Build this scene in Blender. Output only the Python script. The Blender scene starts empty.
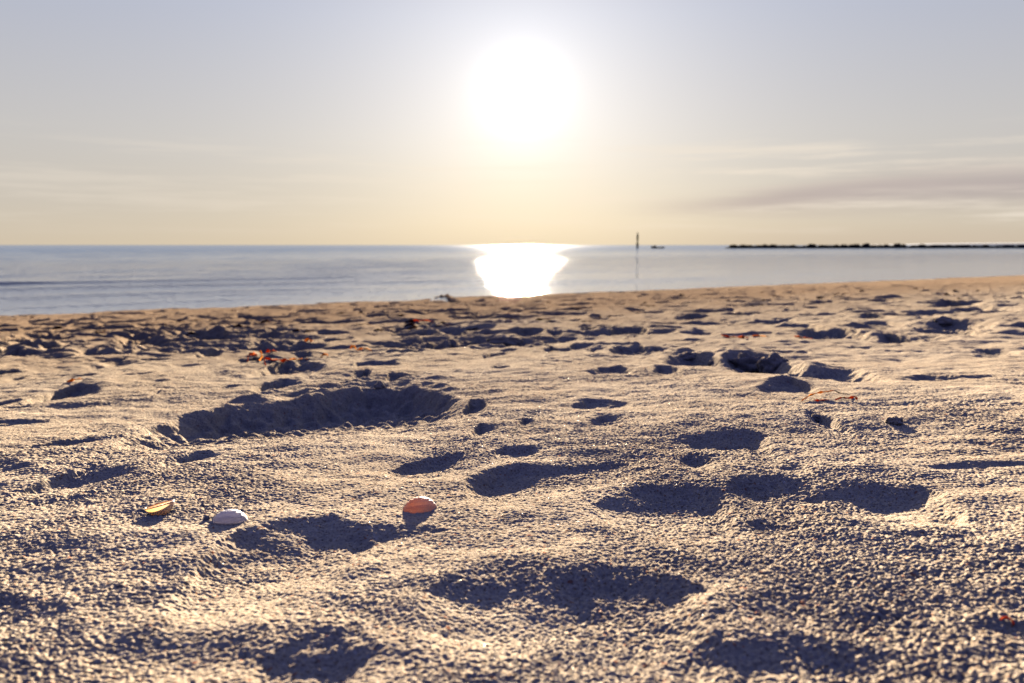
import bpy, math, random
import numpy as np
from mathutils import Vector, Matrix
random.seed(7)
rng = np.random.default_rng(11)
R = math.radians
scene = bpy.context.scene
C = scene.collection

# ------------------------------------------------------------------ camera geometry
FPX = 800.0
PITCH = math.atan(96.5 / FPX)
CAMZ = 0.22
SUN_EL = R(10.4)
SUN_AZ = R(0.75)            # clockwise from +Y
TSUN = math.tan(SUN_EL)
WATER_Z = -0.58
cp, sp_ = math.cos(PITCH), math.sin(PITCH)

def ray(px, py):
    a = (px - 512.0) / FPX; b = (py - 341.5) / FPX
    return np.array([a, cp - b * sp_, -sp_ - b * cp])

def project(x, y, z):
    dy, dz = y, z - CAMZ
    f = dy * cp - dz * sp_
    u = dy * sp_ + dz * cp
    return 512 + FPX * x / f, 341.5 - FPX * u / f

def smooth(t):
    t = np.clip(t, 0, 1)
    return t * t * (3 - 2 * t)

def base(x, y):
    s = -0.535 * x + 0.845 * y
    z = -0.054 * s
    z = np.where(s > 12.5, -0.675 - 0.16 * (s - 12.5), z)
    z = np.where(s > 25, -2.675 - 0.02 * np.minimum(s - 25, 60), z)
    z = np.where(s < -18, 0.972 + 0.01 * np.minimum(-18 - s, 60), z)
    return z

def ground(px, py):
    d = ray(px, py)
    # base plane in the camera region:  z = 0.02889 x - 0.04563 y
    k = (-CAMZ) / (d[2] - 0.02889 * d[0] + 0.04563 * d[1])
    return d[0] * k, d[1] * k

# ------------------------------------------------------------------ numpy gradient noise
_perm = rng.permutation(4096).astype(np.int32)
_perm = np.concatenate([_perm, _perm])
_ang = rng.random(4096) * 2 * np.pi
_gx = np.cos(_ang).astype(np.float32); _gy = np.sin(_ang).astype(np.float32)

def perlin(x, y, seed=0):
    x = np.asarray(x, dtype=np.float64) + seed * 17.37; y = np.asarray(y, dtype=np.float64) + seed * 9.91
    xi = np.floor(x).astype(np.int64); yi = np.floor(y).astype(np.int64)
    xf = (x - xi).astype(np.float32); yf = (y - yi).astype(np.float32)
    xi &= 4095; yi &= 4095
    x1 = (xi + 1) & 4095; y1 = (yi + 1) & 4095
    def g(ix, iy, dx, dy):
        h = _perm[_perm[ix] + iy]
        return _gx[h] * dx + _gy[h] * dy
    u = xf * xf * xf * (xf * (xf * 6 - 15) + 10); v = yf * yf * yf * (yf * (yf * 6 - 15) + 10)
    n00 = g(xi, yi, xf, yf); n10 = g(x1, yi, xf - 1, yf)
    n01 = g(xi, y1, xf, yf - 1); n11 = g(x1, y1, xf - 1, yf - 1)
    a = n00 + u * (n10 - n00); b = n01 + u * (n11 - n01)
    return (a + v * (b - a)) * 1.5

# ------------------------------------------------------------------ prints and hollows in the sand
# each: list of (px, row of the far rim, row where the shade ends)
F = [
 [(158,419,437),(182,412,438),(230,404,437),(275,400,433),(320,394,429),(370,387,422),(415,387,419),(448,393,413),(470,404,407)],
 [(-20,498,501),(20,492,497),(50,481,497),(85,471,496),(115,471,490),(142,474,477)],
 [(-40,464,474),(0,462,476),(30,466,473),(42,470,471)],
 [(150,470,474),(168,461,476),(200,454,470),(243,447,449)],
 [(-30,404,408),(0,401,409),(20,399,407),(38,396,398)],
 [(42,399,401),(55,391,400),(78,387,400),(95,388,397),(103,393,394)],
 [(-30,417,421),(0,416,422),(30,416,421),(62,415,416)],
 [(20,447,450),(50,440,447),(90,436,443),(125,433,434)],
 [(218,388,389),(228,385,388),(247,383,384)],
 [(250,391,392),(262,383,392),(285,379,391),(306,381,383)],
 [(250,376,377),(268,367,377),(285,362,376),(310,363,372),(330,367,370),(346,368,369)],
 [(94,368,369),(100,362,369),(115,359,368),(130,360,367),(155,357,360)],
 [(120,376,377),(150,373,376),(190,369,370)],
 [(142,342,343),(150,335,342),(170,332,342),(192,338,340)],
 [(190,338,339),(200,333,340),(225,334,340),(235,338,339)],
 [(33,340,341),(40,333,341),(55,334,340),(62,339,340)],
 [(196,356,357),(205,350,356),(217,349,356),(222,353,354)],
 [(276,357,358),(285,351,357),(305,350,356),(318,354,355)],
 [(155,397,398),(165,388,397),(178,390,393)],
 [(145,389,390),(155,382,389),(172,381,383)],
 [(30,352,353),(40,345,352),(60,344,350),(72,347,348)],
 [(14,360,361),(25,354,360),(48,352,357),(54,355,356)],
 [(80,352,353),(95,343,350),(125,344,350),(135,347,348)],
 [(420,305,306),(430,299,306),(445,298,306),(464,303,304)],
 [(434,338,339),(445,330,338),(460,330,337),(468,334,335)],
 [(440,348,349),(452,341,348),(470,342,346)],
 [(578,332,333),(590,326,332),(608,328,330)],
 [(602,334,335),(615,329,335),(640,328,335),(650,331,332)],
 [(606,354,355),(618,347,354),(640,346,353),(650,348,351),(680,346,350)],
 [(660,362,363),(672,356,365),(690,353,366),(708,355,363),(722,358,359)],
 [(583,373,374),(600,367,374),(620,367,374),(632,369,370)],
 [(650,373,374),(660,367,374),(672,367,372),(680,369,370)],
 [(562,352,353),(575,346,351),(598,344,347)],
 [(345,368,369),(360,361,368),(390,360,367),(404,363,364)],
 [(344,381,382),(355,373,382),(368,372,379),(374,375,376)],
 [(380,380,381),(390,374,380),(418,376,378)],
 [(488,371,372),(498,367,371),(513,368,369)],
 [(480,357,358),(492,352,357),(512,352,354)],
 [(568,404,405),(585,398,405),(610,398,404),(632,401,402)],
 [(460,409,411),(470,400,410),(482,399,407),(490,403,405)],
 [(513,423,424),(524,415,423),(538,415,419)],
 [(468,430,431),(482,421,430),(500,423,427)],
 [(584,420,421),(600,413,421),(622,414,418)],
 [(668,361,362),(690,356,364),(716,354,362),(722,357,359)],
 [(716,366,368),(728,356,372),(750,354,373),(775,356,371),(790,362,365)],
 [(776,378,379),(795,370,381),(825,368,383),(850,366,382),(864,374,376)],
 [(752,393,394),(768,386,394),(790,385,395),(812,389,397),(826,394,396)],
 [(795,337,338),(810,331,339),(840,330,339),(862,333,336),(868,335,336)],
 [(848,330,331),(860,327,332),(888,328,329)],
 [(868,341,342),(885,333,341),(905,335,340),(942,334,338)],
 [(918,331,332),(935,323,332),(965,322,333),(998,327,331)],
 [(970,351,352),(982,345,352),(1006,346,349)],
 [(985,299,300),(998,294,300),(1022,296,299)],
 [(928,306,307),(945,302,307),(978,303,306)],
 [(945,312,313),(960,309,313),(985,309,311)],
 [(890,379,380),(920,376,381),(955,376,380),(1006,376,378)],
 [(804,421,423),(812,414,426),(828,418,423)],
 [(670,318,319),(690,314,321),(712,313,320),(722,317,318)],
 [(715,316,317),(735,313,318),(752,314,316)],
 [(855,319,320),(865,315,320),(882,316,318)],
 [(380,470,472),(405,460,473),(440,452,469),(478,448,452)],
 [(484,453,455),(505,444,455),(530,443,452),(548,447,449)],
 [(460,487,495),(470,474,500),(495,466,494),(525,463,486),(565,461,474),(605,455,466),(652,446,455)],
 [(585,502,504),(600,494,513),(640,484,522),(690,480,517),(718,484,503),(728,490,492)],
 [(716,488,490),(735,474,497),(765,472,499),(795,474,493),(816,478,490)],
 [(794,486,500),(820,482,508),(870,482,512),(920,483,511),(942,492,500)],
 [(924,513,514),(940,505,517),(970,507,516)],
 [(638,439,440),(665,436,440),(700,434,446),(740,431,449),(768,433,447),(778,438,440)],
 [(672,456,458),(688,450,461),(715,451,458)],
 [(772,466,468),(790,460,470),(812,461,465)],
 [(185,570,576),(205,550,588),(240,536,596),(290,524,590),(330,518,578),(360,526,566),(385,540,550)],
 [(345,534,538),(365,524,548),(410,523,548),(455,528,540)],
 [(-30,606,640),(0,598,638),(30,600,634),(60,604,634),(80,615,620)],
 [(410,600,615),(440,580,635),(490,570,645),(550,572,650),(610,566,655),(660,566,645),(700,580,620),(715,595,600)],
 [(955,612,622),(980,608,640),(1010,612,655),(1040,618,660)],
 [(250,655,670),(290,640,690),(350,635,700),(400,650,670)],
 [(640,665,680),(700,640,700),(800,636,710),(880,650,690),(910,665,675)],
 [(905,468,470),(960,462,472),(1040,458,468)],
 [(860,530,532),(900,524,534),(950,526,532)],
 [(700,520,523),(760,515,527),(820,520,524)],
]
def solve_h(px, yt, yb):
    x, y = ground(px, yt)
    lo, hi = 0.0, 0.2
    for _ in range(30):
        h = 0.5 * (lo + hi)
        ye = y - 0.80 * h / TSUN
        if ye < 0.05: hi = h; continue
        ze = float(base(x, ye)) - 0.6 * h
        _, r = project(x, ye, ze)
        if r < yb: lo = h
        else: hi = h
    return x, y, 0.5 * (lo + hi)
HARD = [F[k] for k in range(len(F)) if F[k][0] in ((638,439,440),(585,502,504),(716,488,490),(794,486,500),(-20,498,501),(460,487,495),(638,439,440),(150,470,474))]
FEATS = []
for f in F:
    pts = [solve_h(*p) for p in f]
    if np.mean([p[0] for p in f]) < 512:
        pts = [p for i, p in enumerate(pts) if all(q[0] > p[0] + .003 for q in pts[i + 1:])]
    else:
        pts = [p for i, p in enumerate(pts) if all(q[0] < p[0] - .003 for q in pts[:i])]
    if len(pts) < 3: pts = sorted(solve_h(*p) for p in f)
    a = np.array(pts)
    row = np.mean([p[1] for p in f])
    soft = float(np.clip((row - 432) / 45, 0, 1))
    if f is F[0]: a[:, 2] *= .88
    if f in HARD: soft = 0.35 if f[0][0] in (460, 638, 150) else 0.7
    a[0, 2] *= 0.2; a[-1, 2] *= 0.2; a[1:-1, 2] *= 1.05
    FEATS.append((a, soft))
# trampled strip further down the beach: many small prints at random
for i in range(700):
    d = 2.4 + 9.5 * rng.random() ** 1.2
    th = (rng.random() - 0.5) * 1.9
    x0, y0 = d * math.sin(th), d * math.cos(th)
    s_ = -0.535 * x0 + 0.845 * y0
    if s_ > 10.3: continue
    if x0 > 0.5 and rng.random() < 0.45: continue
    w = 0.04 + 0.14 * rng.random() ** 1.3; h = 0.007 + 0.024 * rng.random() ** 1.6
    if d < 3.3: h *= .6; w *= .6
    if s_ > 9: h *= 0.5
    n = 7
    xs = np.linspace(x0 - w, x0 + w, n); sl = rng.normal() * 0.35
    ys = y0 + (xs - x0) * sl + rng.normal(size=n) * 0.02
    hs = h * np.sin(np.linspace(0.12, math.pi - 0.12, n)) * (0.8 + 0.4 * rng.random(n))
    FEATS.append((np.stack([xs, ys, hs], 1), 0.0))

for i in range(330):       # the most trodden patches: left middle distance and below the breakwater
    if i < 230: px = rng.uniform(-30, 300); py = rng.uniform(321, 352) + (px - 100) * -.03
    elif i < 290: px = rng.uniform(380, 560); py = rng.uniform(308, 345)
    else: px = rng.uniform(640, 1030); py = rng.uniform(296, 322) - (px - 640) * .03
    x0, y0 = ground(px, py)
    w = 0.04 + 0.15 * rng.random() ** 1.4; h = 0.010 + 0.024 * rng.random() ** 1.3
    xs = np.linspace(x0 - w, x0 + w, 6)
    ys = y0 + (xs - x0) * rng.normal() * 0.4 + rng.normal(size=6) * 0.03
    FEATS.append((np.stack([xs, ys, h * np.sin(np.linspace(0.12, math.pi - 0.12, 6))], 1), 0.0))
for i in range(1500):
    d = 5.0 + 14 * rng.random()
    th_ = (rng.random() - 0.5) * 1.8
    x0, y0 = d * math.sin(th_), d * math.cos(th_)
    s_ = -0.535 * x0 + 0.845 * y0
    if s_ > 11.2 or s_ < 3.5: continue
    w = 0.05 + 0.16 * rng.random() ** 1.5; h = (0.010 + 0.026 * rng.random() ** 2) * (1.35 if x0 < 0 else .85)
    xs = np.linspace(x0 - w, x0 + w, 6)
    ys = y0 + (xs - x0) * rng.normal() * 0.5 + rng.normal(size=6) * 0.025
    FEATS.append((np.stack([xs, ys, h * np.sin(np.linspace(0.12, math.pi - 0.12, 6))], 1), 0.0))

def features(x, y):
    """x, y: 2-D arrays whose rows have growing radius, or any small arrays"""
    z = np.zeros_like(x)
    wx = x + 0.007 * perlin(x * 14, y * 14, 31)
    wy = y + 0.012 * perlin(x * 11, y * 11, 33) + 0.007 * perlin(x * 38, y * 38, 34) + .003 * perlin(x * 110, y * 110, 35)
    rimn = np.clip(.13 + .28 * perlin(x * 17, y * 17, 36), 0, .38)
    rows = np.hypot(x[:, 0], y[:, 0]) if (x.ndim == 2 and x.shape[0] > 1) else None
    for a, soft in FEATS:
        hm = a[:, 2].max(); L = hm / TSUN
        x0, x1 = a[0, 0] - 0.06, a[-1, 0] + 0.06
        y0, y1 = a[:, 1].min() - 1.9 * L - 0.05, a[:, 1].max() + 3.5 * hm + 0.05
        if rows is not None:
            xn = 0 if x0 < 0 < x1 else min(abs(x0), abs(x1))
            lo = np.searchsorted(rows, math.hypot(xn, max(y0, 0)) * .999); hi = np.searchsorted(rows, math.hypot(max(abs(x0), abs(x1)), max(abs(y0), abs(y1)))) + 1
            sl = slice(lo, hi)
        else: sl = slice(None)
        xs_, ys_ = x[sl], y[sl]
        m = (xs_ > x0) & (xs_ < x1) & (ys_ < y1) & (ys_ > y0)
        if not m.any(): continue
        X = wx[sl][m]; Y = wy[sl][m]; rn = rimn[sl][m]
        yf = np.interp(X, a[:, 0], a[:, 1]); h = np.interp(X, a[:, 0], a[:, 2])
        ex = (0.17 + .08 * soft) * (a[-1, 0] - a[0, 0]) + 0.01
        h = h * smooth((X - a[0, 0] + 0.3 * ex) / ex) * smooth((a[-1, 0] + 0.3 * ex - X) / ex)
        t = yf - Y
        pr = 0.0
        if soft < 1:
            ww = 2.0 * hm + 0.005
            Lr = 1.35 * h / TSUN + ww
            hard = -h * smooth(t / ww + 0.25) * (1 - smooth((t - ww) / (Lr + 1e-3)))
            hard = hard * .93 + rn * h * np.exp(-((t + 0.9 * ww) / (1.1 * ww)) ** 2)
            pr = pr + (1 - soft) * hard
        if soft > 0:
            Ls = 0.80 * h / TSUN + 1e-4         # length of the shaded slope
            hs = Ls * 0.55 * math.tan(R(11.3))
            u = t / Ls
            sf = np.where(u < 0.62, -hs * np.sin(np.clip((u + .15) / .77, 0, 1) * np.pi / 2) ** 1.2,
                          -hs * (1 - smooth((u - 0.62) / 1.5)))
            sf = sf + 0.10 * hs * np.exp(-((u + 0.3) / 0.25) ** 2)
            pr = pr + soft * sf
        zz = z[sl]; zz[m] += pr; z[sl] = zz
    return z

def height(x, y, sp=None):
    x = np.asarray(x, dtype=np.float64); y = np.asarray(y, dtype=np.float64)
    if sp is None: sp = np.full_like(x, 0.001)
    s = -0.535 * x + 0.845 * y
    z = base(x, y)
    r = np.hypot(x, y)
    near = smooth((r - 0.6) / 3.0)
    calm = 1 - 0.45 * smooth((s - 8.8) / 2.0)
    # gentle wind and foot relief
    z = z + calm * (0.010 + 0.012 * near) * perlin(x * 1.1, y * 1.1, 1) * smooth(r / 0.8)
    z = z + calm * (0.0042 + 0.006 * near) * perlin(x * 3.3, y * 3.9, 2)
    z = z + calm * (0.0030 + 0.002 * near) * perlin(x * 8.5, y * 10, 3)
    z = z + calm * (0.0022) * perlin(x * 22 + 0.5 * perlin(x * 6, y * 6, 8), y * 26, 4)
    fz = features(x, y)
    z = z + fz * (1 + .30 * smooth((r - .7) / .5) * perlin(x * 45, y * 45, 9))
    # grain clumps; coarser crumbs where the beach is trodden
    mod = np.clip(0.92 + 0.65 * perlin(x * 2.7, y * 2.7, 5) + .55 * perlin(x * 9, y * 12, 6), .55, 1.5)
    for lam, amp, sd in ((0.11, .0016 * near, 16), (0.055, .0018 * near, 17), (0.028, .0014 * near, 18), (0.030, 0.0007, 11), (0.0125, 0.00055, 12), (0.0060, 0.00080, 13), (0.0037, 0.00092, 14), (0.0025, .0008, 15)):
        w = np.clip((lam / sp - 1.7) / 1.0, 0, 1)
        if w.max() <= 0: continue
        n = perlin(x / lam, y / lam, sd)
        n = np.where(n < 0, n * 1.25, n * 0.85)
        z = z + amp * mod * w * n
    return z

def zat(x, y):
    return float(height(np.array([x]), np.array([y]))[0])

# ------------------------------------------------------------------ helpers
def link(name, me, mats=(), parent=None):
    o = bpy.data.objects.new(name, me); C.objects.link(o)
    for m in (mats if isinstance(mats, (list, tuple)) else [mats]):
        if len(me.materials) < len(mats if isinstance(mats, (list, tuple)) else [mats]): me.materials.append(m)
    if parent: o.parent = parent
    return o
def tag(o, label=None, cat=None, group=None, kind=None):
    if label: o['label'] = label
    if cat: o['category'] = cat
    if group: o['group'] = group
    if kind: o['kind'] = kind
    return o
def empty(name, loc, rz=0):
    o = bpy.data.objects.new(name, None); C.objects.link(o)
    o.location = loc; o.rotation_euler = (0, 0, rz); o.empty_display_size = 0.05
    return o
def mesh(name, vs, fs, smooth_=True):
    me = bpy.data.meshes.new(name); me.from_pydata([tuple(v) for v in vs], [], fs); me.update()
    if smooth_: me.polygons.foreach_set('use_smooth', [True] * len(me.polygons))
    return me
def grid_mesh(name, X, Y, Z, wrap=True):
    nr, nc = X.shape
    co = np.stack([X, Y, Z], -1).reshape(-1, 3).astype(np.float32)
    i = np.arange(nr - 1)[:, None] * nc; 
    if wrap:
        j = np.arange(nc)[None, :]; j2 = (j + 1) % nc
    else:
        j = np.arange(nc - 1)[None, :]; j2 = j + 1
    q = np.stack([i + j, i + j2, i + nc + j2, i + nc + j], -1).reshape(-1, 4)[:, ::-1].astype(np.int32)
    me = bpy.data.meshes.new(name)
    me.vertices.add(len(co)); me.vertices.foreach_set('co', co.ravel())
    me.loops.add(q.size); me.loops.foreach_set('vertex_index', q.ravel())
    me.polygons.add(len(q)); me.polygons.foreach_set('loop_start', np.arange(0, q.size, 4, dtype=np.int32))
    me.polygons.foreach_set('use_smooth', np.ones(len(q), dtype=bool))
    me.update(calc_edges=True)
    return me

# ------------------------------------------------------------------ materials
class NT:
    def __init__(s, name):
        s.m = bpy.data.materials.new(name); s.m.use_nodes = True
        s.n = s.m.node_tree.nodes; s.l = s.m.node_tree.links
        s.p = s.n['Principled BSDF']; s.out = s.n['Material Output']
    def node(s, t, **k):
        n = s.n.new(t)
        for a, b in k.items():
            if a.startswith('i_'): n.inputs[a[2:].replace('_', ' ')].default_value = b
            else: setattr(n, a, b)
        return n
    def link(s, a, b): s.l.new(a, b)
    def ramp(s, fac, stops, interp='LINEAR'):
        r = s.n.new('ShaderNodeValToRGB'); r.color_ramp.interpolation = interp
        e = r.color_ramp.elements
        while len(e) < len(stops): e.new(0.5)
        for k, (p, c) in enumerate(stops):
            e[k].position = p; e[k].color = (*c, 1) if len(c) == 3 else c
        s.link(fac, r.inputs[0]); return r.outputs[0]
    def noise(s, vec, scale, detail=4, rough=0.6):
        n = s.node('ShaderNodeTexNoise'); n.inputs['Scale'].default_value = scale
        n.inputs['Detail'].default_value = detail; n.inputs['Roughness'].default_value = rough
        s.link(vec, n.inputs['Vector']); return n.outputs['Fac']
    def math(s, op, a, b=None, c=None):
        n = s.n.new('ShaderNodeMath'); n.operation = op
        for k, v in enumerate((a, b, c)):
            if v is None: continue
            if isinstance(v, (int, float)): n.inputs[k].default_value = v
            else: s.link(v, n.inputs[k])
        return n.outputs[0]
    def mix(s, fac, a, b, mode='MIX'):
        n = s.n.new('ShaderNodeMix'); n.data_type = 'RGBA'; n.blend_type = mode
        for sock, v in ((n.inputs['Factor'], fac), (n.inputs['A'], a), (n.inputs['B'], b)):
            if isinstance(v, (int, float)): sock.default_value = v
            elif isinstance(v, tuple): sock.default_value = (*v, 1)
            else: s.link(v, sock)
        return n.outputs['Result']
    def maprange(s, v, a, b, c, d):
        n = s.n.new('ShaderNodeMapRange'); n.interpolation_type = 'SMOOTHSTEP'
        s.link(v, n.inputs[0])
        for k, q in enumerate((a, b, c, d)): n.inputs[k + 1].default_value = q
        return n.outputs[0]

def sand_material():
    t = NT('sand')
    tc = t.node('ShaderNodeTexCoord'); v = tc.outputs['Object']
    sep = t.node('ShaderNodeSeparateXYZ'); t.link(v, sep.inputs[0])
    s = t.math('ADD', t.math('MULTIPLY', sep.outputs[0], -0.535), t.math('MULTIPLY', sep.outputs[1], 0.845))
    blot = t.noise(v, 3.5, 4)
    c0 = t.mix(t.maprange(blot, .35, .65, 0, 1), (.62, .505, .36), (.73, .605, .435))
    # browner, coarser sand with shell and weed crumbs towards the wrack line
    n2 = t.noise(v, 1.3, 3)
    far = t.maprange(t.math('ADD', s, t.math('MULTIPLY', n2, 3.0)), 3.2, 7.5, 0, 1)
    c1 = t.mix(t.math('MULTIPLY', far, 0.9), c0, (.42, .29, .175))
    spk = t.noise(v, 420, 2, .5)
    c2 = t.mix(t.maprange(spk, .53, .66, 0, .75), c1, (.26, .15, .085))
    spk2 = t.noise(v, 300, 2, .5)
    c3 = t.mix(t.maprange(spk2, .60, .70, 0, .8), c2, (.85, .74, .60))
    red = t.noise(v, 170, 1, .5)
    c4 = t.mix(t.maprange(red, .70, .74, 0, .7), c3, (.50, .14, .05))
    # damp band at the water's edge
    n3 = t.noise(v, 0.8, 3)
    wet = t.maprange(t.math('ADD', s, t.math('MULTIPLY', n3, 1.0)), 10.9, 11.25, 0, 1)
    c5 = t.mix(wet, c4, t.mix(1.0, c4, (.5, .44, .40), 'MULTIPLY'))
    df = t.node('ShaderNodeBsdfDiffuse'); df.inputs['Roughness'].default_value = .5; t.link(c5, df.inputs['Color'])
    gl = t.node('ShaderNodeBsdfGlossy'); gl.inputs['Roughness'].default_value = .38; gl.inputs['Color'].default_value = (1, .93, .82, 1)
    mx = t.node('ShaderNodeMixShader'); t.link(t.maprange(t.noise(v, 380, 1, .5), .76, .84, 0.0, .16), mx.inputs[0])
    t.link(df.outputs[0], mx.inputs[1]); t.link(gl.outputs[0], mx.inputs[2]); t.link(mx.outputs[0], t.out.inputs['Surface'])
    fm0 = t.maprange(s, 0.7, 2.2, 0, 1)
    b1 = t.node('ShaderNodeBump'); b1.inputs['Strength'].default_value = 0.9; b1.inputs['Distance'].default_value = 0.0016
    t.link(t.noise(v, 330, 3, .65), b1.inputs['Height'])
    b3 = t.node('ShaderNodeBump'); b3.inputs['Strength'].default_value = .9; b3.inputs['Distance'].default_value = 0.0045
    t.link(t.math('MULTIPLY', t.noise(v, 150, 3, .6), fm0), b3.inputs['Height']); t.link(b1.outputs[0], b3.inputs['Normal'])
    b2 = t.node('ShaderNodeBump'); b2.inputs['Strength'].default_value = 0.9; b2.inputs['Distance'].default_value = 0.013
    fm = t.maprange(s, 0.5, 3.0, 0, 1)
    t.link(t.math('MULTIPLY', t.noise(v, 48, 6, .75), fm), b2.inputs['Height'])
    t.link(b3.outputs[0], b2.inputs['Normal'])
    t.link(b2.outputs[0], df.inputs['Normal']); t.link(b2.outputs[0], gl.inputs['Normal'])
    return t.m
SAND = sand_material()

def water_material():
    t = NT('sea_water')
    tc = t.node('ShaderNodeTexCoord'); v = tc.outputs['Object']
    sep = t.node('ShaderNodeSeparateXYZ'); t.link(v, sep.inputs[0])
    s = t.math('ADD', t.math('MULTIPLY', sep.outputs[0], -0.535), t.math('MULTIPLY', sep.outputs[1], 0.845))
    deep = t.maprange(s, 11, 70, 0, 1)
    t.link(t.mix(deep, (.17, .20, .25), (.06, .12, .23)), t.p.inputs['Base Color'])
    t.p.inputs['IOR'].default_value = 1.333
    t.link(t.maprange(s, 11, 160, .05, .11), t.p.inputs['Roughness'])
    mp = t.node('ShaderNodeMapping'); mp.inputs['Rotation'].default_value = (0, 0, -0.565); mp.inputs['Scale'].default_value = (1, 2.6, 1)
    t.link(v, mp.inputs['Vector'])
    n1 = t.noise(mp.outputs[0], 1.3, 4, .62)
    n2 = t.noise(mp.outputs[0], 0.12, 3, .6)
    h = t.math('ADD', t.math('MULTIPLY', n1, 0.035), t.math('MULTIPLY', n2, 0.15))
    n3 = t.noise(mp.outputs[0], 5.0, 2, .6)
    h = t.math('ADD', h, t.math('MULTIPLY', n3, t.maprange(s, 12, 60, .10, .0)))
    b = t.node('ShaderNodeBump'); b.inputs['Strength'].default_value = 1.0; b.inputs['Distance'].default_value = 1.0
    h = t.math('MULTIPLY', h, t.maprange(s, 12, 45, .22, 1.1))
    t.link(h, b.inputs['Height']); t.link(b.outputs[0], t.p.inputs['Normal'])
    # light coming back out of the body of ruffled deep water
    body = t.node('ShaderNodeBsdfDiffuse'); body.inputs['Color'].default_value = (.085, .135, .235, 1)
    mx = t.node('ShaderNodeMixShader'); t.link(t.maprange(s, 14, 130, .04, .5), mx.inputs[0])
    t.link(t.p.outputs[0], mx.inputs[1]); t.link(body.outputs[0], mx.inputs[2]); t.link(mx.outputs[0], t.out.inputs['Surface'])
    return t.m
WATER = water_material()

def simple(name, col, rough=.6, var=0.35, scale=60, spec=.4, bump=0.0, trans=None, col2=None):
    t = NT(name); tc = t.node('ShaderNodeTexCoord'); v = tc.outputs['Object']
    n = t.noise(v, scale, 4)
    c2 = col2 or tuple(c * (1 - var) for c in col)
    t.link(t.mix(t.maprange(n, .35, .65, 0, 1), c2, col), t.p.inputs['Base Color'])
    t.p.inputs['Roughness'].default_value = rough
    t.p.inputs['Specular IOR Level'].default_value = spec
    if bump:
        b = t.node('ShaderNodeBump'); b.inputs['Strength'].default_value = .8; b.inputs['Distance'].default_value = bump
        t.link(n, b.inputs['Height']); t.link(b.outputs[0], t.p.inputs['Normal'])
    if trans:
        tr = t.node('ShaderNodeBsdfTranslucent'); tr.inputs[0].default_value = (*trans[0], 1)
        mx = t.node('ShaderNodeMixShader'); mx.inputs[0].default_value = trans[1]
        t.link(t.p.outputs[0], mx.inputs[1]); t.link(tr.outputs[0], mx.inputs[2]); t.link(mx.outputs[0], t.out.inputs['Surface'])
    return t.m

# ------------------------------------------------------------------ beach
half = R(50)
nd = int(2 * half / 0.00112)
th_d = np.linspace(-half, half, nd)
k = np.arange(1, 180)
st = 0.00112 * np.cumsum(1.04 ** k); st = st[st < (math.pi - half)]
st = st / st[-1] * (math.pi - half) * (1 - 0.5 / len(st))
th = np.concatenate([-half - st[::-1], th_d, half + st])
rr = [0.03]
while rr[-1] < 260:
    r = rr[-1]
    if r < 0.36: q = 0.02 if r < .3 else 0.006
    elif r < 1.8: q = 0.00145
    elif r < 4: q = 0.00145 + 0.0017 * (r - 1.8) / 2.2
    elif r < 14: q = 0.0032
    else: q = 0.03
    rr.append(r * (1 + q))
rr = np.array(rr)
TH, RR = np.meshgrid(th, rr)
X = RR * np.sin(TH); Y = RR * np.cos(TH)
dth = np.abs(np.gradient(th))[None, :] * RR; dr = np.gradient(rr)[:, None] * np.ones_like(TH)
SP = np.maximum(dth, dr * 0.8) * .8
Z = height(X, Y, SP)
me = grid_mesh('beach', X, Y, Z)
beach = link('beach', me, SAND); tag(beach, kind='structure')
print('beach verts', X.size)
# the small round hole of the polar sheet, closed by a fan just under the tripod point
n0 = len(th)
cap = mesh('cap', [(X[0, i], Y[0, i], Z[0, i]) for i in range(n0)] + [(0, 0, float(Z[0].mean()))], [(i, (i + 1) % n0, n0)[::-1] for i in range(n0)])
import bmesh
bm = bmesh.new(); bm.from_mesh(me); bm.from_mesh(cap)
bmesh.ops.remove_doubles(bm, verts=[v for v in bm.verts if v.co.x ** 2 + v.co.y ** 2 < 0.032 ** 2], dist=1e-5) if False else None
bm.to_mesh(me); bm.free(); bpy.data.meshes.remove(cap)
me.polygons.foreach_set('use_smooth', np.ones(len(me.polygons), dtype=bool))

# ------------------------------------------------------------------ sea
th_w = np.concatenate([np.linspace(-R(60), R(60), 900), np.linspace(R(60), R(300), 160)[1:-1]])
rw = [6.0]
while rw[-1] < 60000:
    r = rw[-1]; rw.append(r * (1 + (0.0035 if r < 260 else 0.012 if r < 400 else 0.12)))
rw = np.array(rw)
TW, RW = np.meshgrid(th_w, rw)
XW = RW * np.sin(TW); YW = RW * np.cos(TW)
sw = -0.535 * XW + 0.845 * YW; aw = 0.845 * XW + 0.535 * YW
sp = RW * 0.0045
def band(lam, s_, a_, seed, warp=0.5):
    ph = s_ / lam + warp * perlin(a_ / (lam * 5), s_ / (lam * 4), seed)
    c = np.cos(2 * np.pi * ph); c = np.sign(c) * np.abs(c) ** 1.0
    pk = np.exp(2.2 * (c - 1)) 
    return pk * smooth(0.55 + 1.4 * perlin(a_ / (lam * 4.5), s_ / (lam * 2.2), seed + 3))
fade = np.clip((14 + 0 * RW) / RW, 0, 1)
ZW = WATER_Z + 0.0 * XW
leftish = smooth((8 - XW) / 14)
ZW += (0.055 * leftish + 0.010) * band(2.7, sw, aw, 41) * smooth((sw - 11.2) / 3) * smooth((60 - RW) / 40)
ZW += (0.022 * leftish + 0.006) * band(1.1, sw, aw, 45) * smooth((sw - 10.8) / 1.5) * smooth((40 - RW) / 20)
lee = .55 + .45 * smooth((6 - XW) / 40)      # calmer in the lee of the breakwater
ZW += lee * 0.075 * perlin(aw / 8 + .6 * perlin(aw / 11, sw / 7, 57), sw / 2.6, 51) * smooth((sw - 22) / 26) * smooth((420 - RW) / 200)
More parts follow.
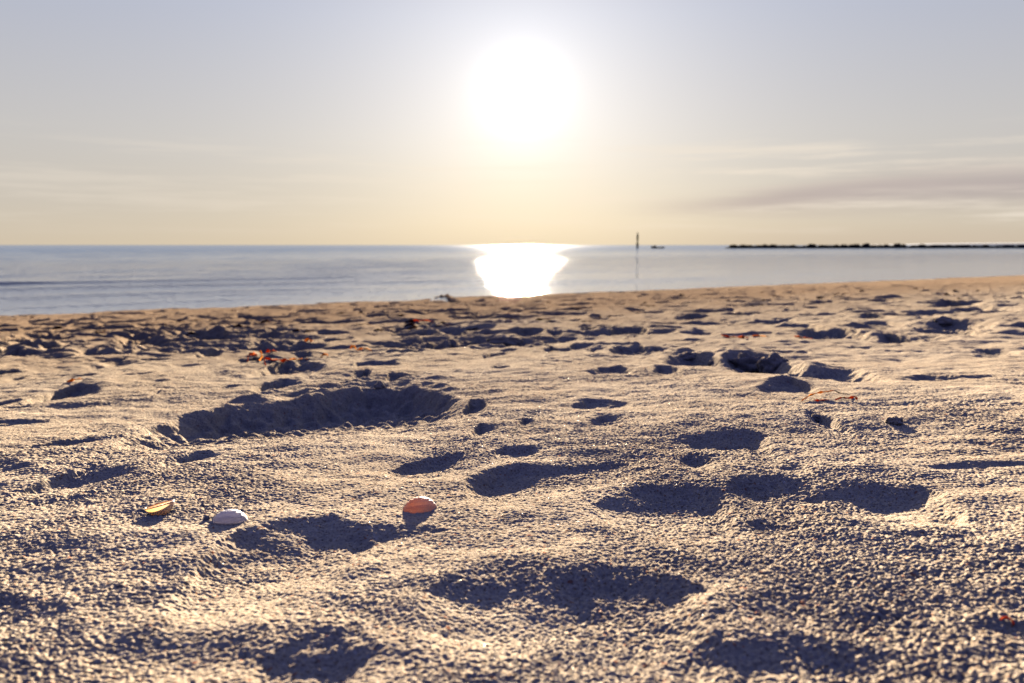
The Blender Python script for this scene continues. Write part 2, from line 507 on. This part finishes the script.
ZW += lee * 0.026 * perlin(aw / 2.8, sw / 1.1, 54) * smooth((sw - 24) / 20) * smooth((170 - RW) / 60)
ZW += 0.007 * perlin(aw / 1.6, sw / .6, 52) * smooth((sw - 13) / 10) * smooth((90 - RW) / 50)
ZW += 0.002 * perlin(aw / .5, sw / .22, 53) * smooth((30 - RW) / 15)
me = grid_mesh('sea', XW, YW, ZW)
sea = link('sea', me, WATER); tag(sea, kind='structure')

# ------------------------------------------------------------------ far coast
cv, cf = [], []
nx = 160
for i in range(nx + 1):
    a = R(22 + 60 * i / nx)
    h = 26 * smooth(np.array((i) / 25.0)) * (0.65 + 0.35 * float(perlin(i * .11, 3.3, 2))) + 0.5
    for rad, hz in ((6000, -3), (6050, h * .6), (6400, h), (7500, h * .5), (8000, -3)):
        cv.append((rad * math.sin(a), rad * math.cos(a), WATER_Z + hz))
for i in range(nx):
    for j in range(4):
        a0 = i * 5 + j; cf.append((a0, a0 + 5, a0 + 6, a0 + 1))
hills = link('hills', mesh('hills', cv, cf), simple('far_coast', (.30, .33, .36), .95, .2, .004, .1)); tag(hills, kind='structure')

# ------------------------------------------------------------------ breakwater of dark boulders
ROCK = simple('dark_rock', (.055, .05, .042), .95, .5, 1.5, 0, .05)
def blob_mesh(name, rx, ry, rz, seed, sub=3, amp=.3, freq=1.6, flat=0.0):
    bm = bmesh.new(); bmesh.ops.create_icosphere(bm, subdivisions=sub, radius=1)
    P = np.array([v.co[:] for v in bm.verts])
    n = perlin(P[:, 0] * freq + P[:, 2] * .7, P[:, 1] * freq + P[:, 2] * freq, seed) + .5 * perlin(P[:, 0] * freq * 2.7 + P[:, 2], P[:, 1] * freq * 2.7 - P[:, 2] * freq * 2.2, seed + 1)
    P = P * (1 + amp * n)[:, None]
    if flat: P[:, 2] = np.maximum(P[:, 2], -flat)
    for v, p in zip(bm.verts, P): v.co = (p[0] * rx, p[1] * ry, p[2] * rz)
    me = bpy.data.meshes.new(name); bm.to_mesh(me); bm.free()
    return me
bx0, by0 = 50.3, 190.0      # seaward end
bdir = Vector((1.0, 0.10, 0)).normalized(); BL = 150.0
bw = empty('breakwater', (bx0, by0, WATER_Z))
tag(bw, 'long low breakwater of dark rocks running out of frame at right on the horizon', 'breakwater')
N = 220; vs, fs = [], []
for i in range(N + 1):
    u = BL * i / N
    top = 0.62 + .35 * float(perlin(u * .12, .3, 3)) + .18 * float(perlin(u * .7, .3, 4))
    top *= float(smooth(np.array(u / 2.5 + .15)))
    for off, hz in ((-2.6, -.5), (-1.6, top * .55), (-.7, top), (.7, top * .95), (1.7, top * .5), (2.6, -.5)):
        w = 0.25 * float(perlin(u * .9, off, 6))
        p = bdir * u + Vector((-bdir.y, bdir.x, 0)) * (off + w)
        vs.append((p.x, p.y, hz + .15 * float(perlin(u * 1.3, off * 2, 7)) * (hz > 0)))
for i in range(N):
    for j in range(5):
        a0 = i * 6 + j; fs.append((a0, a0 + 6, a0 + 7, a0 + 1))
link('rubble_mound', mesh('rubble_mound', vs, fs, False), ROCK, bw)
bmesh_rocks = [blob_mesh('boulder', 1, 1, 1, 60 + i, 2, .5, 1.3) for i in range(6)]
for m in bmesh_rocks: m.materials.append(ROCK)
u = 0.3
for i in range(98):
    u += 0.5 + 1.9 * random.random()
    if u > BL: break
    o = bpy.data.objects.new('boulder', bmesh_rocks[i % 6]); C.objects.link(o); o.parent = bw
    p = bdir * u + Vector((-bdir.y, bdir.x, 0)) * random.uniform(-1.6, .4)
    sc = random.uniform(.35, .75) * (1 if random.random() > .2 else 1.25)
    o.location = (p.x, p.y, 0.35 + random.uniform(0, .35)); o.scale = (sc * 1.3, sc, sc * random.uniform(.4, .65)); o.rotation_euler = (0, 0, random.uniform(0, 6))

# ------------------------------------------------------------------ channel beacon
def lathe(prof, seg=16):
    vs, fs = [], []
    for r, z in prof:
        for k in range(seg):
            a = 2 * math.pi * k / seg; vs.append((r * math.cos(a), r * math.sin(a), z))
    for i in range(len(prof) - 1):
        for k in range(seg):
            a0 = i * seg + k; a1 = i * seg + (k + 1) % seg
            fs.append((a0, a1, a1 + seg, a0 + seg))
    fs.append(tuple(range(seg))[::-1]); fs.append(tuple(range((len(prof) - 1) * seg, len(prof) * seg)))
    return vs, fs
YEL = simple('weathered_yellow_paint', (.80, .60, .14), .6, .3, 3)
DARK = simple('dark_pile', (.035, .035, .03), .8, .4, 4)
bd = 190.0
bxp = (636.5 - 512) / FPX * bd
be = empty('channel_beacon', (bxp, bd, WATER_Z))
tag(be, 'slender yellow channel beacon pole standing in the sea right of the sun glitter', 'beacon')
link('pile', mesh('pile', *lathe([(.26, -1.5), (.26, .95), (.30, 1.0), (.30, 1.15), (.2, 1.2)]), False), DARK, be)
link('mast', mesh('mast', *lathe([(.15, 1.19), (.14, 3.3), (.08, 3.35)]), False), YEL, be)
link('daymark', mesh('daymark', *lathe([(.10, 1.9), (.24, 2.0), (.24, 3.15), (.10, 3.28)]), False), YEL, be)
link('lantern', mesh('lantern', *lathe([(.10, 3.34), (.13, 3.4), (.13, 3.65), (.04, 3.8)]), False), DARK, be)
for k in range(4):
    a = k * math.pi / 2 + .4
    vs, fs = lathe([(.02, 0), (.02, .9)], 6)
    o = link('brace', mesh('brace', vs, fs, False), DARK, be); o.location = (.28 * math.cos(a), .28 * math.sin(a), 1.0); o.rotation_euler = (0, -R(9) * math.cos(a), 0)

# ------------------------------------------------------------------ small boat
bo_d = 190.0
bo = empty('motor_boat', ((657 - 512) / FPX * bo_d, bo_d, WATER_Z - .02), 0)
tag(bo, 'small dark open motor boat lying low on the water beside the beacon', 'boat')
vs, fs = [], []
S = 14
for i in range(S + 1):
    t = i / S; x = -1.35 + 2.9 * t
    w = .55 * (1 - max(0, (t - .45) / .55) ** 2.2) + .01; sheer = .30 + .18 * t * t; kz = -.12 + .25 * max(0, (t - .7) / .3) ** 2
    for yy, zz in ((-w, sheer), (-w * .85, .05 + .1 * t), (0, kz), (w * .85, .05 + .1 * t), (w, sheer), (w * .9, sheer), (0, sheer - .16), (-w * .9, sheer)):
        vs.append((x, yy, zz))
for i in range(S):
    for j in range(8):
        a0 = i * 8 + j; a1 = i * 8 + (j + 1) % 8; fs.append((a0, a1, a1 + 8, a0 + 8))
fs.append(tuple(range(8))[::-1]); fs.append(tuple(range(S * 8, S * 8 + 8)))
link('hull', mesh('hull', vs, fs, False), simple('grey_hull_paint', (.12, .12, .12), .4, .3, 3), bo)
def box(name, x0, x1, y0, y1, z0, z1, mat, parent, bev=.02):
    bm = bmesh.new(); bmesh.ops.create_cube(bm, size=1)
    for v in bm.verts: v.co = ((x0 + x1) / 2 + v.co.x * (x1 - x0), (y0 + y1) / 2 + v.co.y * (y1 - y0), (z0 + z1) / 2 + v.co.z * (z1 - z0))
    bmesh.ops.bevel(bm, geom=bm.edges[:], offset=bev, segments=2, affect='EDGES')
    me = bpy.data.meshes.new(name); bm.to_mesh(me); bm.free(); return link(name, me, mat, parent)
box('outboard_motor', -1.62, -1.36, -.13, .13, -.1, .62, DARK, bo, .05)
box('cuddy', -1.2, -.45, -.34, .34, .18, .66, DARK, bo, .06)
box('thwart', .05, .25, -.48, .48, .22, .27, DARK, bo, .01)

# ------------------------------------------------------------------ shells
def shell_mesh(name, L, W, H, thick, umbo=(-.1, .55), rays=96, rings=26, seed=1, ribs=0.0):
    """one valve: an egg-shaped bowl, dome upwards, umbo shifted towards +y, with an inner face and rim"""
    vs = []
    def pt(t, a, inner):
        # t: 0 at umbo, 1 at rim
        rim = np.array([math.cos(a) * L / 2 * (1 + .06 * math.sin(a)), math.sin(a) * W / 2])
        um = np.array([umbo[0] * L / 2, umbo[1] * W / 2])
        p = um * (1 - t) + rim * t
        q = math.hypot(p[0] / (L / 2), p[1] / (W / 2))
        z = H * (1 - min(1, q) ** 2.3) ** .72 if t < 1 else 0
        grow = 0.006 * H * 3 * math.sin(t * 38 + .5 * math.sin(a * 3 + seed)) * (t > .15)
        rb = ribs * H * math.cos(a * 34) * t
        k = 1.0
        if inner: z = max(z - thick, z * .8 if t < 1 else 0); k = 1 - thick * 2.0 / L; grow *= .2; rb *= .3
        return (p[0] * k, p[1] * k, z + grow + rb)
    for i in range(1, rings + 1):
        t = (i / rings) ** .8
        for j in range(rays): vs.append(pt(t, 2 * math.pi * j / rays, 0))
    k_ = 1 - thick * 2.4 / L                       # the lip: the thickness of the wall seen at the edge
    for j in range(rays):
        p = vs[(rings - 1) * rays + j]; vs.append((p[0] * k_, p[1] * k_, p[2] - thick * .2))
    for j in range(rays):
        p = vs[(rings - 1) * rays + j]; q_ = 1 - thick * 3 / L; vs.append((p[0] * q_, p[1] * q_, p[2] + thick * .8))
    c0 = len(vs); vs.append(pt(0, 0, 0))
    fs, mi = [], []
    for i in range(rings + 1):
        for j in range(rays):
            a0 = i * rays + j; a1 = i * rays + (j + 1) % rays
            fs.append((a0, a0 + rays, a1 + rays, a1)); mi.append(0)
    for j in range(rays):
        fs.append((c0, j, (j + 1) % rays)); mi.append(0)
    me = mesh(name, vs, fs); me.polygons.foreach_set('material_index', mi)
    return me
def shell_mat(name, c_um, c_mid, c_rim, center, rad, trans, tf=.3, thin=0.0, inner=None, banding=70, rough=.5):
    t = NT(name); tc = t.node('ShaderNodeTexCoord'); v = tc.outputs['Object']
    d = t.node('ShaderNodeVectorMath', operation='DISTANCE'); t.link(v, d.inputs[0]); d.inputs[1].default_value = center
    q = t.math('DIVIDE', d.outputs['Value'], rad)
    q = t.math('ADD', q, t.math('MULTIPLY', t.math('SUBTRACT', t.noise(v, 180, 3), .5), .25))
    c = t.ramp(q, [(0.0, c_um), (.45, c_mid), (.85, c_rim), (1.0, c_rim)])
    band = t.math('SINE', t.math('MULTIPLY', q, banding))
    c = t.mix(t.math('MULTIPLY_ADD', band, .12, .12), c, t.mix(1.0, c, (.62, .52, .5), 'MULTIPLY'))
    sp = t.noise(v, 700, 3)
    c = t.mix(t.maprange(sp, .5, .7, 0, .35), c, (.45, .36, .28))
    t.link(c, t.p.inputs['Base Color']); t.p.inputs['Roughness'].default_value = rough
    b = t.node('ShaderNodeBump'); b.inputs['Strength'].default_value = .5; b.inputs['Distance'].default_value = .0004
    t.link(sp, b.inputs['Height']); t.link(b.outputs[0], t.p.inputs['Normal'])
    if inner:
        geo = t.node('ShaderNodeNewGeometry')
        c = t.mix(geo.outputs['Backfacing'], c, t.mix(t.noise(v, 90, 3), inner[0], inner[1]))
        t.link(c, t.p.inputs['Base Color'])
    tr = t.node('ShaderNodeBsdfTranslucent'); t.link(t.mix(1.0, c, trans, 'MULTIPLY'), tr.inputs[0])
    mx = t.node('ShaderNodeMixShader'); mx.inputs[0].default_value = tf
    t.link(t.p.outputs[0], mx.inputs[1]); t.link(tr.outputs[0], mx.inputs[2])
    tp = t.node('ShaderNodeBsdfTransparent'); tp.inputs[0].default_value = (*trans, 1)
    m2 = t.node('ShaderNodeMixShader'); m2.inputs[0].default_value = thin
    t.link(mx.outputs[0], m2.inputs[1]); t.link(tp.outputs[0], m2.inputs[2]); t.link(m2.outputs[0], t.out.inputs['Surface'])
    return t.m
def march(d, k0, k1, n, l):
    k = np.linspace(k0, k1, n)
    hit = CAMZ + d[2] * k <= height(d[0] * k, d[1] * k) + l
    i = int(np.argmax(hit)) if hit.any() else n // 2
    return d[0] * k[i], d[1] * k[i]
def place(o, px, py, dz=0.0, rot=(0, 0, 0)):
    x, y = ground(px, py)
    # walk down the ray until it meets the real relief
    d = ray(px, py); 
    xx, yy = march(d, y / d[1] * .6, y / d[1] * 1.35, 400, 0)
    o.location = (xx, yy, zat(xx, yy) + dz); o.rotation_euler = rot
    return xx, yy

W1 = shell_mat('white_shell', (.78, .76, .78), (.82, .80, .82), (.88, .84, .80), (-.002, .004, .010), .02, (.9, .88, 1), .25, .035)
O1 = shell_mat('russet_shell', (.80, .42, .26), (.72, .48, .38), (.46, .42, .44), (-.008, -.004, .010), .021, (1, .68, .50), .30, .085)
Y1 = shell_mat('pale_shell', (.80, .76, .76), (.80, .70, .58), (.82, .62, .36), (.015, 0, .003), .027, (1, .78, .46), .24, 0.0, ((.66, .34, .28), (.62, .54, .50)))  # white-to-yellow ramp paints in the lit end and the glow through the wall

s2 = link('clam_shell', shell_mesh('clam_shell', .0335, .024, .0115, .0024, (-.05, .55), seed=3), [W1])
place(s2, 230, 521, -.0012, (R(-6), R(3), R(14)))
tag(s2, 'white oval clam shell lying dome up on the sand between the yellow and orange shells', 'seashell')
s3 = link('clam_shell', shell_mesh('clam_shell', .0360, .026, .0138, .0022, (.1, .5), seed=5), [O1])
place(s3, 420, 510, -.001, (R(2), R(-5), R(8)))
tag(s3, 'orange brown clam shell lying dome up alone on the sand', 'seashell')
s1 = link('clam_shell', shell_mesh('clam_shell', .030, .022, .0115, .0011, (.1, .5), seed=8), [Y1])
place(s1, 160, 514, .0095, (R(180 - 3), R(-15), R(-6)))
tag(s1, 'cupped shell with light glowing yellow through its wall, leftmost of the shells on the sand', 'seashell')

# ------------------------------------------------------------------ clods of sand
def clod(px, py, w, h, seed, label, group=None, sink=.25, mat=SAND, name='sand_clod', depth=.8, amp=.35, rz=0, fr=1.5):
    me = blob_mesh(name, w / 2, w / 2 * depth, h, seed, 4, amp, fr)
    # fine grain on the clod
    P = np.empty(len(me.vertices) * 3); me.vertices.foreach_get('co', P); P = P.reshape(-1, 3)
    lam = max(.004, w * .06)
    n = perlin(P[:, 0] / lam + P[:, 2] / lam * .6, P[:, 1] / lam - P[:, 2] / lam, seed + 4)
    P += (P / (np.linalg.norm(P, axis=1)[:, None] + 1e-6)) * (n * min(.003, w * .02))[:, None]
    me.vertices.foreach_set('co', P.ravel()); me.polygons.foreach_set('use_smooth', [True] * len(me.polygons))
    o = link(name, me, mat); place(o, px, py, h * (1 - 2 * sink) * .5, (0, 0, rz))
    tag(o, label, 'sand clod', group)
    return o
clod(748, 369, .085, .030, 71, 'biggest lump of caked sand, left half of the broken crust on the right', depth=.5, amp=.5)
clod(773, 368, .075, .026, 72, 'second lump of caked sand between the biggest lump and the flat crust', depth=.5, amp=.5)
clod(712, 365, .022, .009, 73, 'pebble sized sand ball just left of the biggest sand lump')
clod(690, 359, .070, .016, 78, 'low sand lump at the left end of the broken crust', depth=.5)
clod(505, 345, .135, .028, 74, 'rounded dark sand lump standing alone in the middle distance below the sun', depth=.6, amp=.3)
clod(942, 325, .075, .020, 75, 'dark round sand lump beside the shaded hollow at far right', depth=.7)
clod(207, 520, .006, .003, 76, 'tiny brown sand crumb touching the left side of the white shell', sink=.15)
clod(815, 420, .016, .007, 77, 'small dark sand clod below the red seaweed strands')
clod(895, 424, .022, .008, 79, 'small sand clod on smooth sand right of the red seaweed')
clod(380, 388, .022, .010, 80, 'small sand clod on the far rim of the largest footprint')

# ------------------------------------------------------------------ seaweed
WEED = simple('orange_red_seaweed', (.40, .12, .035), .9, .5, 90, 0, trans=((.6, .14, .02), .3), col2=(.45, .05, .01))
WEEDY = simple('orange_seaweed', (.60, .27, .06), .9, .3, 60, 0, trans=((.7, .32, .06), .3), col2=(.65, .18, .02))
WEEDD = simple('dark_seaweed', (.05, .03, .02), .6, .5, 60, .4)
def ribbon(name, pts, w, th_=.0006, seg=10):
    """a flat curling frond with real thickness along a smooth curve through pts"""
    P = [Vector(p) for p in pts]; out = []
    for i in range(len(P) - 1):
        p0 = P[max(i - 1, 0)]; p1 = P[i]; p2 = P[i + 1]; p3 = P[min(i + 2, len(P) - 1)]
        for k in range(seg):
            t = k / seg
            out.append(.5 * ((2 * p1) + (p2 - p0) * t + (2 * p0 - 5 * p1 + 4 * p2 - p3) * t * t + (3 * p1 - p0 - 3 * p2 + p3) * t ** 3))
    out.append(P[-1]); n = len(out); vs, fs = [], []
    for i, p in enumerate(out):
        tg = (out[min(i + 1, n - 1)] - out[max(i - 1, 0)]).normalized()
        side = tg.cross(Vector((0, 0, 1)))
        if side.length < .01: side = Vector((1, 0, 0))
        side.normalize(); roll = .9 * math.sin(i * .33) + .5
        up = side.cross(tg); sd = side * math.cos(roll) + up * math.sin(roll); nr = tg.cross(sd)
        ww = w * (.35 + .65 * math.sin(math.pi * min(1, (i + 1.2) / (n + 1.4))) ** .6) * (1 + .25 * math.sin(i * 1.1))
        for a, b in ((-1, 0), (-.5, 1), (.5, 1), (1, 0), (.5, -1), (-.5, -1)):
            vs.append(p + sd * (a * ww / 2) + nr * (b * th_))
    for i in range(n - 1):
        for j in range(6):
            a0 = i * 6 + j; a1 = i * 6 + (j + 1) % 6; fs.append((a0, a1, a1 + 6, a0 + 6))
    fs.append(tuple(range(6))[::-1]); fs.append(tuple(range((n - 1) * 6, n * 6)))
    return mesh(name, vs, fs)
def strand(pix, lift, w, mat, label, group=None, name='seaweed_strand'):
    tmp = []
    for (px, py), l in zip(pix, lift):
        x, y = ground(px, py + l * 0)
        d = ray(px, py); xx, yy = x, y
        xx, yy = march(d, y / d[1] * .75, y / d[1] * 1.25, 200, l)
        tmp.append((xx, yy, zat(xx, yy) + l + .0012))
    o0 = tmp[0]
    me = ribbon(name, [(a - o0[0], b - o0[1], c - o0[2]) for a, b, c in tmp], w)
    o = link(name, me, mat); o.location = o0
    return tag(o, label, 'seaweed', group)
strand([(801, 402), (809, 397), (817, 394), (826, 392.5), (834, 391.5)], [.001, .004, .007, .008, .009], .0045, WEEDY, 'orange seaweed strand rising to the right above the red strands')
strand([(814, 402), (820, 401), (829, 401)], [.001, .002, .001], .0045, WEED, 'short red seaweed strand lying flat below the orange strand')
strand([(835, 401), (842, 399), (849, 399), (855, 397.5), (857, 401)], [.001, .003, .003, .006, .001], .005, WEED, 'dark red seaweed strand with a hooked right end')
strand([(834, 391.5), (841, 394), (850, 395.5)], [.009, .005, .002], .003, WEEDD, 'thin dark seaweed stem joining the orange strand at its top')
g1 = 'seaweed scraps in the middle distance on the left'
strand([(247, 363), (249, 356), (252, 354.5), (255, 356), (256, 358)], [.0, .016, .022, .014, .008], .014, WEED, 'arched orange red seaweed frond, leftmost of the scraps')
strand([(260, 352), (262, 357), (259, 361)], [.02, .01, .003], .010, WEEDY, 'upright forked orange seaweed stem just right of the arched frond')
strand([(264, 360), (266, 366)], [.016, .001], .014, WEED, 'short dark red seaweed stub standing below the scraps')
strand([(265, 359), (272, 360), (280, 361), (288, 361)], [.004, .005, .003, .003], .013, WEED, 'long orange red seaweed scrap lying flat right of the arched frond')
strand([(266, 352), (270, 351), (276, 352)], [.01, .01, .005], .014, WEED, 'orange seaweed scrap lying behind the other scraps')
strand([(288, 361), (296, 360), (308, 360)], [.003, .003, .002], .009, WEEDY, 'faint tan end of seaweed right of the long orange scrap')
strand([(321, 357), (324, 355), (327, 356)], [.002, .008, .003], .014, WEEDY, 'tan seaweed curl right of the shaded hollow in the left middle distance')
strand([(305, 342), (309, 340), (312, 342)], [.002, .012, .003], .016, WEEDY, 'orange seaweed curl behind the scraps in the left middle distance')
strand([(408, 322), (420, 321), (434, 322)], [.004, .012, .004], .018, WEED, 'red brown seaweed scrap below the sun glitter, left of the dark hollow')
strand([(350, 349), (353, 346), (356, 350)], [.002, .014, .002], .008, WEEDY, 'thin yellow seaweed sprig left of the large footprint, upright on pale sand')
strand([(357, 351), (363, 349), (372, 351)], [.002, .008, .003], .009, WEEDY, 'yellow seaweed sprig lying beside the upright sprig')
strand([(722, 336), (730, 337), (738, 338)], [.002, .003, .002], .010, WEED, 'left orange scrap of the faint seaweed line on the right')
strand([(739, 338), (744, 337), (748, 338)], [.002, .006, .002], .012, WEED, 'middle orange scrap of the faint seaweed line on the right')
strand([(752, 336), (760, 336), (768, 337)], [.002, .003, .002], .007, WEEDY, 'right pale orange scrap of the faint seaweed line on the right')
strand([(795, 337), (802, 338), (812, 339)], [.002, .003, .002], .010, WEED, 'red brown strand at the left edge of the oval hollow on the right')
strand([(67, 382), (75, 380), (83, 380)], [.001, .003, .002], .008, WEEDY, 'small orange seaweed scrap above the square hollow at far left')
strand([(1000, 624), (1005, 622), (1011, 623), (1014, 627)], [.0003, .001, .001, .0003], .001, WEED, 'tiny dark red strand in the shaded dip at bottom right')
# dark crumbs of weed strewn along the old wrack line
CR = [ribbon('weed_scrap', [(-.05, 0, 0), (-.02, .012, .012), (.015, -.008, .016), (.05, .006, .002)], .022, .0025, 6),
      ribbon('weed_scrap', [(-.035, 0, 0), (0, .015, .02), (.04, -.012, .004)], .03, .003, 6),
      ribbon('weed_scrap', [(-.07, 0, .002), (-.03, -.02, .008), (.01, .02, .012), (.06, 0, .002)], .018, .002, 6)]
CRM = simple('dry_brown_weed', (.16, .075, .04), .95, .5, 40, 0)
for m in CR: m.materials.append(CRM)
cnt = 0
while cnt < 130:
    px = random.uniform(-10, 1030); py = random.uniform(296, 334) - 12 * max(0, (px - 500) / 520)
    x, y = ground(px, py)
    s_ = -0.535 * x + 0.845 * y
    if s_ > 10.9 or s_ < 3.2: continue
    o = bpy.data.objects.new('weed_scrap', CR[cnt % 3]); C.objects.link(o)
    o.location = (x, y, zat(x, y) - .002); sc = random.uniform(.5, 1.1); o.scale = (sc, sc, sc * .6)
    o.rotation_euler = (0, 0, random.uniform(-.6, .6))
    tag(o, 'small dark brown scrap of dried weed on the blurred sand near the water', 'weed scrap', 'dried weed scraps strewn along the upper beach')
    cnt += 1

# ------------------------------------------------------------------ world
w = bpy.data.worlds.new('World'); scene.world = w; w.use_nodes = True
nt = w.node_tree; bg = nt.nodes['Background']
class WT(NT):
    def __init__(s): s.n = nt.nodes; s.l = nt.links
t = WT()
tc = t.node('ShaderNodeTexCoord'); v = tc.outputs['Generated']
nv = t.node('ShaderNodeVectorMath', operation='NORMALIZE'); t.link(v, nv.inputs[0]); v = nv.outputs[0]
sep = t.node('ShaderNodeSeparateXYZ'); t.link(v, sep.inputs[0])
sd = (math.sin(SUN_AZ) * math.cos(SUN_EL), math.cos(SUN_AZ) * math.cos(SUN_EL), math.sin(SUN_EL))
el = t.math('MULTIPLY', t.math('ARCSINE', sep.outputs[2]), 180 / math.pi)
az = t.math('MULTIPLY', t.math('ARCTAN2', sep.outputs[0], sep.outputs[1]), 180 / math.pi)
dt = t.node('ShaderNodeVectorMath', operation='DOT_PRODUCT'); t.link(v, dt.inputs[0]); dt.inputs[1].default_value = sd
ang = t.math('MULTIPLY', t.math('ARCCOSINE', t.math('MINIMUM', dt.outputs['Value'], 1.0)), 180 / math.pi)
EXPO = 2.93; K = 2 ** EXPO
def lin(r, g, b, k=1.0):
    f = lambda c: ((c / 255 + .055) / 1.055) ** 2.4 if c > 10 else c / 255 / 12.92
    return tuple(f(c) * k / K for c in (r, g, b))
front = t.ramp(t.math('DIVIDE', t.math('MAXIMUM', el, 0), 90), [
    (0, lin(220, 205, 181)), (.03, lin(212, 203, 190)), (.08, lin(206, 203, 201)), (.17, lin(186, 192, 210)),
    (.24, lin(160, 166, 194)), (.38, lin(125, 140, 186)), (.60, lin(76, 92, 154)), (1, lin(54, 66, 132))])
back = t.ramp(t.math('DIVIDE', t.math('MAXIMUM', el, 0), 90), [
    (0, lin(66, 68, 122)), (.12, lin(60, 68, 132)), (.4, lin(54, 66, 134)), (1, lin(54, 66, 132))])
sky = t.mix(t.maprange(ang, 45, 115, 0, 1), front, back)
# aureole of the low sun, its lens bloom painted into the sky colour
g1_ = t.math('MULTIPLY', t.math('EXPONENT', t.math('DIVIDE', ang, -9.0)), .66 / K)
core = t.math('MULTIPLY', t.math('EXPONENT', t.math('MULTIPLY', t.math('POWER', t.math('DIVIDE', ang, 1.7), 1.4), -1.0)), 1.0 / K)
warm = t.mix(t.maprange(el, 0, 9, 0, 1), (1.0, .93, .60), (1.0, .98, .93))
def scale(col, f):
    n = t.node('ShaderNodeVectorMath', operation='SCALE'); t.link(col, n.inputs[0]); t.link(f, n.inputs['Scale']); return n.outputs[0]
def add(a, b):
    n = t.node('ShaderNodeVectorMath', operation='ADD'); t.link(a, n.inputs[0]); t.link(b, n.inputs[1]); return n.outputs[0]
sky = add(sky, scale(warm, t.math('ADD', g1_, core)))
# thin cloud streaks low over the sea, thicker bank on the right
cv_ = t.node('ShaderNodeCombineXYZ'); t.link(t.math('MULTIPLY', az, .034), cv_.inputs[0]); t.link(t.math('MULTIPLY', el, .55), cv_.inputs[1])
cn = t.noise(cv_.outputs[0], 1.6, 7, .62)
cl = t.maprange(cn, .46, .64, 0, 1)
mask = t.math('MULTIPLY', t.maprange(el, .3, 2.0, 0, 1), t.maprange(el, 5.5, 8.0, 1, 0))
rightm = t.maprange(az, 2, 20, .34, 1)
cf_ = t.math('MULTIPLY', t.math('MULTIPLY', cl, mask), rightm)
sky = t.mix(t.math('MULTIPLY', cf_, .8), sky, lin(248, 236, 220))
# the mauve-grey belly of the bank
wob = t.math('MULTIPLY', t.math('SUBTRACT', cn, .5), 2.2)
ctr = t.math('ADD', t.maprange(az, 8, 28, 2.6, 3.6), wob)
dd = t.math('DIVIDE', t.math('SUBTRACT', el, ctr), t.maprange(az, 6, 30, .5, 1.0))
bank = t.math('EXPONENT', t.math('MULTIPLY', t.math('MULTIPLY', dd, dd), -1))
bank = t.math('MULTIPLY', bank, t.maprange(az, 6, 20, 0, .8))
sky = t.mix(bank, sky, lin(186, 174, 174))
haze_b = t.math('MULTIPLY', t.maprange(el, 0, 1.8, .5, 0), t.maprange(az, 4, 25, .2, 1))
sky = t.mix(haze_b, sky, lin(208, 190, 172))
nish = t.node('ShaderNodeTexSky', sky_type='NISHITA'); nish.sun_disc = False
nish.sun_elevation = SUN_EL; nish.sun_rotation = SUN_AZ; nish.dust_density = 2.0; nish.air_density = 1.0
nsc = t.node('ShaderNodeVectorMath', operation='SCALE'); t.link(nish.outputs[0], nsc.inputs[0]); nsc.inputs['Scale'].default_value = .0025
# the hazy gradient is expressed for strength 1 and divided by the Background strength below
sky = t.mix(.12, sky, nsc.outputs[0])
fin = t.node('ShaderNodeVectorMath', operation='SCALE'); t.link(sky, fin.inputs[0]); fin.inputs['Scale'].default_value = 10.0
t.link(fin.outputs[0], bg.inputs[0]); bg.inputs[1].default_value = 0.1

sl = bpy.data.lights.new('sun', 'SUN'); sl.energy = 5.0; sl.angle = R(.53); sl.color = (1, .85, .67)
so = bpy.data.objects.new('sun', sl); C.objects.link(so)
so.rotation_euler = Vector((-sd[0], -sd[1], -sd[2])).to_track_quat('-Z', 'Y').to_euler()

# ------------------------------------------------------------------ camera
cd = bpy.data.cameras.new('camera'); cam = bpy.data.objects.new('camera', cd); C.objects.link(cam)
cd.sensor_width = 36; cd.lens = 36 * FPX / 1024
cam.location = (0, 0, CAMZ); cam.rotation_euler = (math.pi / 2 - PITCH, 0, 0)
cd.clip_start = .01; cd.clip_end = 100000
cd.dof.use_dof = True; cd.dof.focus_distance = .95; cd.dof.aperture_fstop = 28.1 / 1000 / .0036
scene.camera = cam
scene.view_settings.view_transform = 'Standard'; scene.view_settings.look = 'None'
scene.view_settings.exposure = EXPO; scene.view_settings.gamma = 1
scene.cycles.max_bounces = 6; scene.cycles.diffuse_bounces = 0; scene.cycles.sample_clamp_indirect = 4
